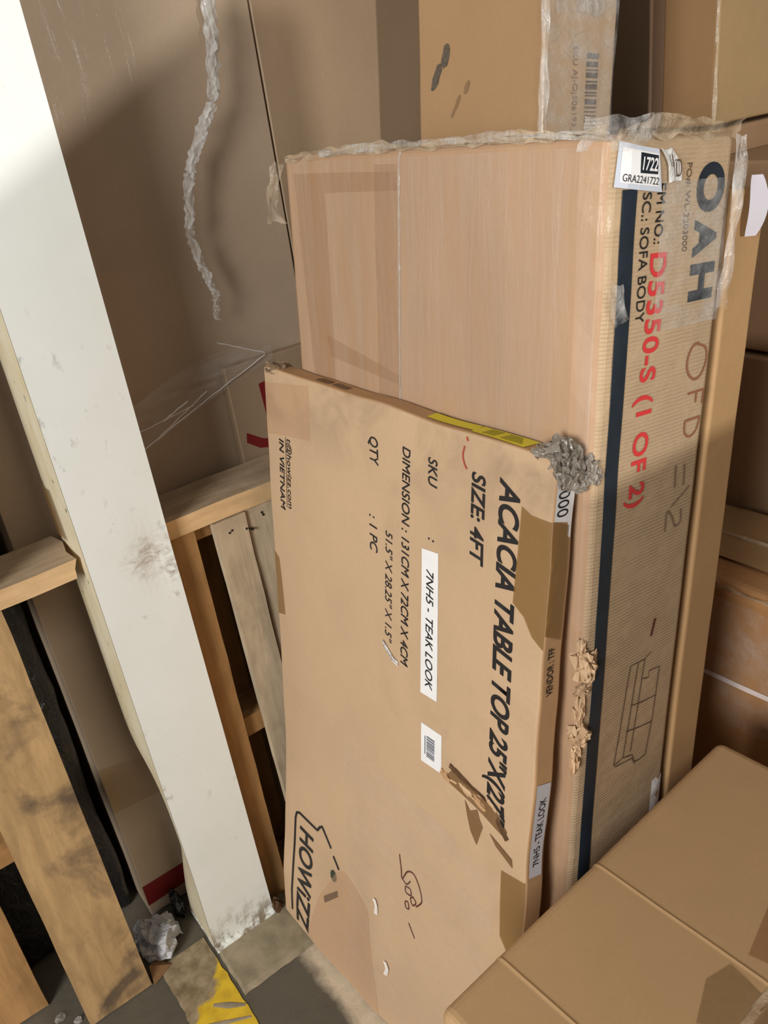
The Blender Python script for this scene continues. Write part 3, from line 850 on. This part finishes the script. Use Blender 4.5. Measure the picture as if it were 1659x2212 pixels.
# narrow right side
ST = lambda *a, **k: lettering(tT, tab, 'S', *a, **k)
nlab = poly_patch(tT, 'paper_label', tab, 'S', [[(.003, .030), (.036, .036), (.034, .108), (.027, .105), (.028, .086), (.003, .080)]], WHITE, .0012, label='white number label on the narrow side')
lettering(nlab, tab, 'S', '1000', (.006, .034), (.006, .076), .020, INK, off=.0016)
ST('VENDOR : TFF', (.022, .337), (.022, .262), .012, INK, bold=.012)
slab_ = poly_patch(tT, 'paper_label', tab, 'S', [[(.005, .483), (.034, .490), (.033, .663), (.006, .657)]], plain('greyish_label_paper', (206, 204, 206), .5), .0010, label='pale strip label on the narrow side')
lettering(slab_, tab, 'S', '7NH5 - TEAK LOOK', (.026, .640), (.026, .512), .013, INK, bold=.008, off=.0014)
# narrow top side
ylab = poly_patch(tT, 'yellow_sticker', tab, 'T', [[(.010, .460), (.034, .455), (.036, .553), (.012, .560)], [(.006, .560), (.036, .555), (.037, .660), (.004, .660)]], YELLOW, .0010)
sm = []
for k in range(5):
    sm += [[(.012 + k * .0045, .61), (.0135 + k * .0045, .61), (.0135 + k * .0045, .65 - .004 * k), (.012 + k * .0045, .65 - .004 * k)],
           [(.012 + k * .0045, .575), (.0135 + k * .0045, .575), (.0135 + k * .0045, .600), (.012 + k * .0045, .600)]]
poly_patch(ylab, 'small_print', tab, 'T', sm, plain('olive_print', (120, 112, 40), .6), .0014, cuts=False)
poly_patch(tT, 'small_print', tab, 'T', [[(.012, .16), (.026, .16), (.026, .20), (.012, .20)], [(.012, .21), (.026, .21), (.026, .25), (.012, .25)]], plain('worn_print', (120, 92, 66), .6, noise_amt=.3, nscale=300), .0012, cuts=False)
# bunched grey film on the top right corner
for i, (y, z, x, a, b2, c_) in enumerate(((-.350, 1.318, .020, .020, .018, .013), (-.360, 1.308, .018, .020, .013, .020), (-.364, 1.294, .020, .019, .010, .020), (-.336, 1.314, .008, .014, .016, .007), (-.372, 1.292, .048, .010, .009, .016), (-.374, 1.284, .054, .008, .008, .010), (-.366, 1.276, .038, .010, .009, .012))):
    bm = bmesh.new()
    crumple(bm, (x, y, z), (a, b2, c_), 70 + i, 4, .6, 1.9)
    link('film_wad', bm, FILM_GREY, tT)
bm = bmesh.new(); crumple(bm, (.020, .340, 1.308), (.024, .026, .011), 81, 4, .4, 1.6)
link('film_wad', bm, film_mat('buff_film_wad', .8, (150, 126, 98), .25, .4), tT)

# ------------------------------------------------------------------ cartons behind the sofa carton
TAN = card('tan_board', (172, 136, 94), seed=8, mottle=.08)
tan = Carton(.072, .655, 1.56, .006, .002, 6)
tP = carton_thing('slim_carton', 'slim tan carton sandwiched behind the sofa carton with white paper sticking out', 'carton', (.345, -.41, .008), 6.25, tan, TAN)
bm = bmesh.new(); pr = None
for i in range(13):
    t = i / 12
    hw = .018 * min(1, (math.sin(math.pi * (.06 + .88 * t))) ** .4)
    row = [bm.verts.new((.034 + hw * (k / 3 - 1) - .008 * t, -.331 - .010 * math.sin(t * 2.6) - .004 * (k / 6), 1.575 - .072 * t)) for k in range(7)]
    if pr:
        for k in range(6): bm.faces.new([pr[k], pr[k + 1], row[k + 1], row[k]])
    pr = row
link('paper_label', bm, plain('lavender_white_paper', (208, 202, 208), .6), tP, label='white paper flap')

BARC = card('barcode_carton_board', (164, 131, 94), coat=.25, seed=9, mottle=.06, rough=.55)
BARC_S = card('barcode_carton_side', (176, 148, 116), coat=.5, seed=10, mottle=.07, rough=.5)
bc = Carton(.17, .31, 2.2, .006, .002, 8)
tBc = carton_thing('barcode_carton', 'tall narrow carton with a barcode on its filmed side, standing behind the sofa carton', 'carton', (.425, -.18, .02), 6.3, bc, [BARC, BARC_S], side_slot=1)
random.seed(11)
bars, v = [], .463
while v < .60:
    w = random.choice((.002, .003, .005, .008)); bars.append([(.100, v), (.128, v), (.128, v + w), (.100, v + w)]); v += w + random.choice((.002, .003, .004))
poly_patch(tBc, 'barcode', bc, 'S', bars, plain('faded_barcode_ink', (92, 78, 66), .6), .0012, cuts=False)
lettering(tBc, bc, 'S', 'SKU AJ-OJ506193_1', (.067, .454), (.071, .585), .011, FAINT)
sheet_patch(tBc, 'stretch_film', bc, 'S', .004, .166, .25, .64, FILM, .004, .004, 21, 30)
lip(tBc, 'film_edge', [(-.002, -.153, 1.85), (-.003, -.156, 1.75), (-.003, -.155, 1.65), (-.003, -.156, 1.55)], (.6, -.6, 0), .016, FILM_THICK, 31, .004, 70)
lip(tBc, 'film_edge', [(.02, -.159, 1.795), (.07, -.160, 1.798), (.13, -.159, 1.80)], (0, 0, 1), .035, FILM_THICK, 37, .006, 50)
STAIN = plain('dark_stain', (92, 82, 70), .7, noise_amt=.25, nscale=150)
def blot(u, v, L, w, ang, sd):
    out = []
    for k in range(14):
        a = 2 * math.pi * k / 14
        rr = 1 + .35 * noise.noise(Vector((math.cos(a) * 2, math.sin(a) * 2, sd)))
        x, y = L * math.cos(a) * rr, w * math.sin(a) * rr
        out.append((u + x * math.cos(ang) - y * math.sin(ang), v + x * math.sin(ang) + y * math.cos(ang)))
    return out
poly_patch(tBc, 'stain', bc, 'F', [blot(.078, .447, .020, .010, 1.9, 1), blot(.052, .478, .024, .009, 2.1, 2)], STAIN, .001, cuts=False)
poly_patch(tBc, 'stain', bc, 'F', [blot(.134, .500, .012, .005, 2.1, 3), blot(.110, .522, .014, .004, 2.1, 4), blot(.099, .538, .010, .003, 2.1, 5)], plain('faint_stain', (132, 104, 74), .7), .001, cuts=False)

# ------------------------------------------------------------------ right hand cartons
WRAP = card('film_wrapped_board', (170, 124, 80), coat=.8, seed=12, mottle=.08, rough=.45)
WRAP_T = card('film_wrapped_top', (160, 128, 90), coat=.5, seed=13, mottle=.1, rough=.5)
def wrap_dent(p): return Vector((-.02 * math.cos((p.z / .84 - .5) * math.pi) * math.cos(p.y / .75 * math.pi), 0, 0))
wr = Carton(.28, .75, .84, .022, .006, 12, wrap_dent)
tW = carton_thing('strapped_carton', 'film-wrapped carton with a pale strap, lower right behind the sofa carton', 'carton', (.715, -.585, .004), 0, wr, [WRAP, WRAP], step=.04, top_slot=0)
v0 = .84 - .638
poly_patch(tW, 'strap', wr, 'F', [[(.01, v0 - .005), (.74, v0 - .005), (.74, v0 + .006), (.01, v0 + .006)]], plain('white_strap', (222, 206, 198), .4), .002)
lip(tW, 'film_edge', [(-.002, .36, .822), (0, .15, .826), (.002, 0, .828), (0, -.2, .826), (0, -.37, .822)], (-.6, 0, 1), .035, FILM_LIP, 41, .010, 110)
sheet_patch(tW, 'stretch_film', wr, 'F', .30, .70, .03, .30, film_mat('glossy_stretch_film', .10, rough=.08, wrinkle=1.0, wscale=(14, 14, 14), vary=.8), .004, .006, 17, 30)
poly_patch(tW, 'top_flap', wr, 'T', [[(.07, .01), (.276, .01), (.276, .745), (.07, .745)]], WRAP_T, .006)
bm = bmesh.new(); rod(bm, [wr.pt('T', .14 + .02 * math.sin(t), .02 + t * .71, .008) for t in [i / 20 for i in range(21)]], .005, 6, 1, .4)
link('film_edge', bm, FILM_LIP, tW)

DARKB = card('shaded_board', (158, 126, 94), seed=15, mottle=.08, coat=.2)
def x_carton(name, label, x0, y0, y1, z0, z1, depth, mat, seed, lean=0, group=None, cat='carton', **k):
    c = Carton(depth, y1 - y0, z1 - z0, .007, .002, seed)
    t = carton_thing(name, label, cat, (x0, (y0 + y1) / 2, z0), lean, c, mat, group, step=.08, **k)
    return t, c
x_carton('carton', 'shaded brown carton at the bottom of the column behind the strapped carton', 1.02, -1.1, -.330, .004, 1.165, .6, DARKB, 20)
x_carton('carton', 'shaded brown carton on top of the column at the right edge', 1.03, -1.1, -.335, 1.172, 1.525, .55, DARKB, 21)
URM = card('upper_right_shaded_front', (150, 116, 78), seed=16, mottle=.08)  # one board in two tones: shaded front and lit side put into the colour
URS = card('upper_right_lit_side', (176, 146, 104), seed=17, mottle=.08)
tU, cU = x_carton('carton', 'brown carton with a taped corner edge high in the top right corner', 1.10, -.315, -.195, 1.58, 2.3, .5, [URM, URS], 22, side_slot=1)
lip(tU, 'tape_edge', [(.002, -.059, .0 + t) for t in (.01, .15, .3, .45, .6)], (.5, -.5, 0), .008, FILM_LIP, 43, .002, 50)
x_carton('carton', 'slim brown carton edge left of the taped corner carton at top right', 1.12, -.186, -.145, 1.58, 2.3, .5, card('slim_edge_board', (168, 138, 112), seed=18), 23)
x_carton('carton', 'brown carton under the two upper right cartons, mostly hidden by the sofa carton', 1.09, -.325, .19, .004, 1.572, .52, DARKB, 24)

# ------------------------------------------------------------------ foreground carton
FG = card('foreground_board', (182, 146, 104), rough=.6, mottle=.05, seed=19, bump=.03)
def fg_dent(p):
    d = Vector((0, 0, 0))
    if p.z > .6:
        for xs, h in ((.107, .0013), (.309, .0013)):
            d.z += h * math.exp(-((p.x - xs) / .0022) ** 2)
    return d
fg = Carton(.645, .270, .70, .016, .0018, 14, fg_dent)
ex = [x0 + dx for x0 in (.107, .309) for dx in (-.008, -.006, -.004, -.002, 0, .002, .004, .006, .008)]
tF = carton_thing('foreground_carton', 'plain brown carton standing in the lower right foreground', 'carton', (-.135, -.941, .003), 0, fg, FG, step=.03, ex=ex)
tF.rotation_euler.z = R(3.0)
poly_patch(tF, 'packing_tape', fg, 'T', [[(.262, .205), (.300, .215), (.292, .262), (.215, .262), (.206, .226)]], film_mat('olive_tape', .34, (120, 90, 44), .22, .2), .0012)
poly_patch(tF, 'packing_tape', fg, 'T', [[(.326, .224), (.418, .205), (.60, .20), (.60, .262), (.335, .262)]], film_mat('orange_brown_tape', .4, (150, 98, 54), .3, .2), .0012)
lip(tF, 'film_edge', [(.24, -.130, .700), (.30, -.131, .702), (.36, -.130, .701), (.45, -.131, .701)], (0, -1, .3), .014, FILM_LIP, 47, .004, 60)

# ------------------------------------------------------------------ loose film and scraps
bm = bmesh.new()
path = smooth_path([(.36, .165, 2.35), (.335, .165, 2.05), (.318, .165, 1.902), (.305, .165, 1.82), (.288, .165, 1.75), (.247, .165, 1.69), (.212, .165, 1.632), (.197, .165, 1.575), (.188, .165, 1.530), (.196, .165, 1.48), (.206, .165, 1.44), (.212, .165, 1.41), (.205, .165, 1.385), (.203, .165, 1.366)], 9)
rad = []
for i, p_ in enumerate(path):
    t = i / (len(path) - 1)
    rad.append(.0135 * (1 - t) + .0045 * t + .003 * noise.noise(Vector((i * .5, 0, 0))))
rad[-1] = .002
rod(bm, path, rad, 14, .45, .75, 3)
rod(bm, [q + Vector((.006 * math.sin(i * .6), -.006, 0)) for i, q in enumerate(path)], [r_ * .45 for r_ in rad], 8, .5, .9, 13)
tag(link('film_strip', bm, FILM_THICK), 'twisted strip of clear stretch film hanging in front of the wrapped carton', 'plastic film')

bm = bmesh.new(); prev = None
for i in range(41):
    t = i / 40
    top = Vector((-.06, .186, 1.215)).lerp(Vector((.32, .186, 1.30)), t) + Vector((0, 0, .03 * math.sin(t * 3.1)))
    bot = Vector((-.06, .186, 1.125)).lerp(Vector((.32, .186, 1.235)), t) + Vector((0, 0, .02 * math.sin(t * 2.5)))
    row = []
    for k in range(13):
        q = top.lerp(bot, k / 12)
        row.append(bm.verts.new(q + Vector((0, .008 * noise.noise(Vector((t * 3, k * 1.1 - t * 6, 1))), 0))))
    if prev:
        for k in range(12): bm.faces.new([prev[k], prev[k + 1], row[k + 1], row[k]])
    prev = row
sh = link('film_web', bm, film_mat('web_film', .10, (225, 225, 222), .12, 1.0, (4, 10, 22), vary=.9), smooth=True)
tag(sh, 'stretched web of clear film between the post and the leaning flat carton', 'plastic film')
bm = bmesh.new()
for (a, b2, r_) in (((-.02, .180, 1.150), (.125, .180, 1.206), .0014), ((.02, .180, 1.165), (.155, .180, 1.232), .001), ((.125, .180, 1.206), (.30, .180, 1.268), .0008), ((-.03, .180, 1.19), (.12, .180, 1.212), .0009), ((.05, .180, 1.20), (.11, .180, 1.225), .0016), ((.2, .180, 1.32), (.30, .180, 1.272), .0008)):
    A_, B_ = Vector(a), Vector(b2)
    rod(bm, [A_.lerp(B_, i / 12) + Vector((0, .001 * noise.noise(Vector((i, r_ * 999, 0))), .0015 * noise.noise(Vector((i * .6, 4, r_ * 999))))) for i in range(13)], r_, 6, 1, .6, r_ * 1000)
link('film_strand', bm, film_mat('bright_film_strand', .75, (235, 235, 235), .08, .3), sh)

bm = bmesh.new(); crumple(bm, (-.300, .130, .036), (.046, .050, .036), 91, 4, .55, 1.5)
for v in bm.verts: v.co.z = max(v.co.z, .002)
tag(link('crumpled_film', bm, film_mat('silvery_film_wad', .9, (205, 204, 206), .12, .9, (18, 18, 18))), 'crumpled silvery film lying on the floor left of the post foot', 'plastic film')
bm = bmesh.new(); crumple(bm, (-.226, .178, .034), (.012, .030, .034), 92, 4, .4, 1.8)
for v in bm.verts: v.co.z = max(v.co.z, .002)
tag(link('black_film_wad', bm, BLACKFILM), 'wad of glossy black film between the silvery film and the post', 'plastic film')
bm = bmesh.new()
vs = [bm.verts.new(c_) for c_ in ((-.352, .040, .003), (-.318, .100, .004), (-.300, .062, .004), (-.345, .072, .030))]
bm.faces.new([vs[0], vs[1], vs[3]]); bm.faces.new([vs[0], vs[3], vs[2]]); bm.faces.new([vs[1], vs[2], vs[3]]); bm.faces.new([vs[0], vs[2], vs[1]])
tag(link('board_scrap', bm, TORN_DARK), 'dark torn cardboard scrap on the floor beside the stained pallet board', 'scrap')
for i, (x, y, s_) in enumerate(((-.545, .112, .010), (-.516, .080, .008), (-.488, .066, .007))):
    bm = bmesh.new(); crumple(bm, (x, y, s_ * .6), (s_, s_ * .8, s_ * .6), 95 + i, 3, .6)
    for v in bm.verts: v.co.z = max(v.co.z, .001)
    tag(link('film_scrap', bm, FILM_THICK), 'tiny clear film scrap on the floor at the lower left', 'scrap', group='film scraps on the floor')

# ------------------------------------------------------------------ unseen shadow blockers added behind the camera, the tall one for a person
BLOCKER = card('blocker_board', (176, 140, 98), seed=25)
t_ = empty('carton', (-.53, -1.95, 0), 'added unseen shadow blocker with a slanting top, carton-shaped, behind the camera', 'carton')
w_, zl, zr = .310, 1.65, 1.965
bm = bmesh.new(); box_bm(bm, -w_, w_, -.16, .16, .003, zl, bev=.006)
link('body', bm, BLOCKER, t_)
bm = bmesh.new()
for dz in (0, .006):
    vs = [bm.verts.new(q) for q in ((-w_, -.16, zl + dz), (w_, -.16, zr + dz), (w_, .16, zr + dz), (-w_, .16, zl + dz))]
    bm.faces.new(vs)
link('top_flap', bm, BLOCKER, t_)  # slanting lid shaped for the edge of the shadow it casts
for y in (-.16, .16):
    bm = bmesh.new()
    bm.faces.new([bm.verts.new(q) for q in ((-w_, y, zl - .001), (w_, y, zl - .001), (w_, y, zr - .001))])
    link('blocker_side', bm, BLOCKER, t_)
bm = bmesh.new()
bm.faces.new([bm.verts.new(q) for q in ((w_, -.16, zl - .001), (w_, .16, zl - .001), (w_, .16, zr - .001), (w_, -.16, zr - .001))])
link('blocker_end', bm, BLOCKER, t_)
x_carton('carton', 'added unseen wide shadow blocker beside the tall slanting one', -.212, -2.1, -1.8, .004, 1.43, 1.0, BLOCKER, 33)  # added out of view to keep lamp light off the lower cartons
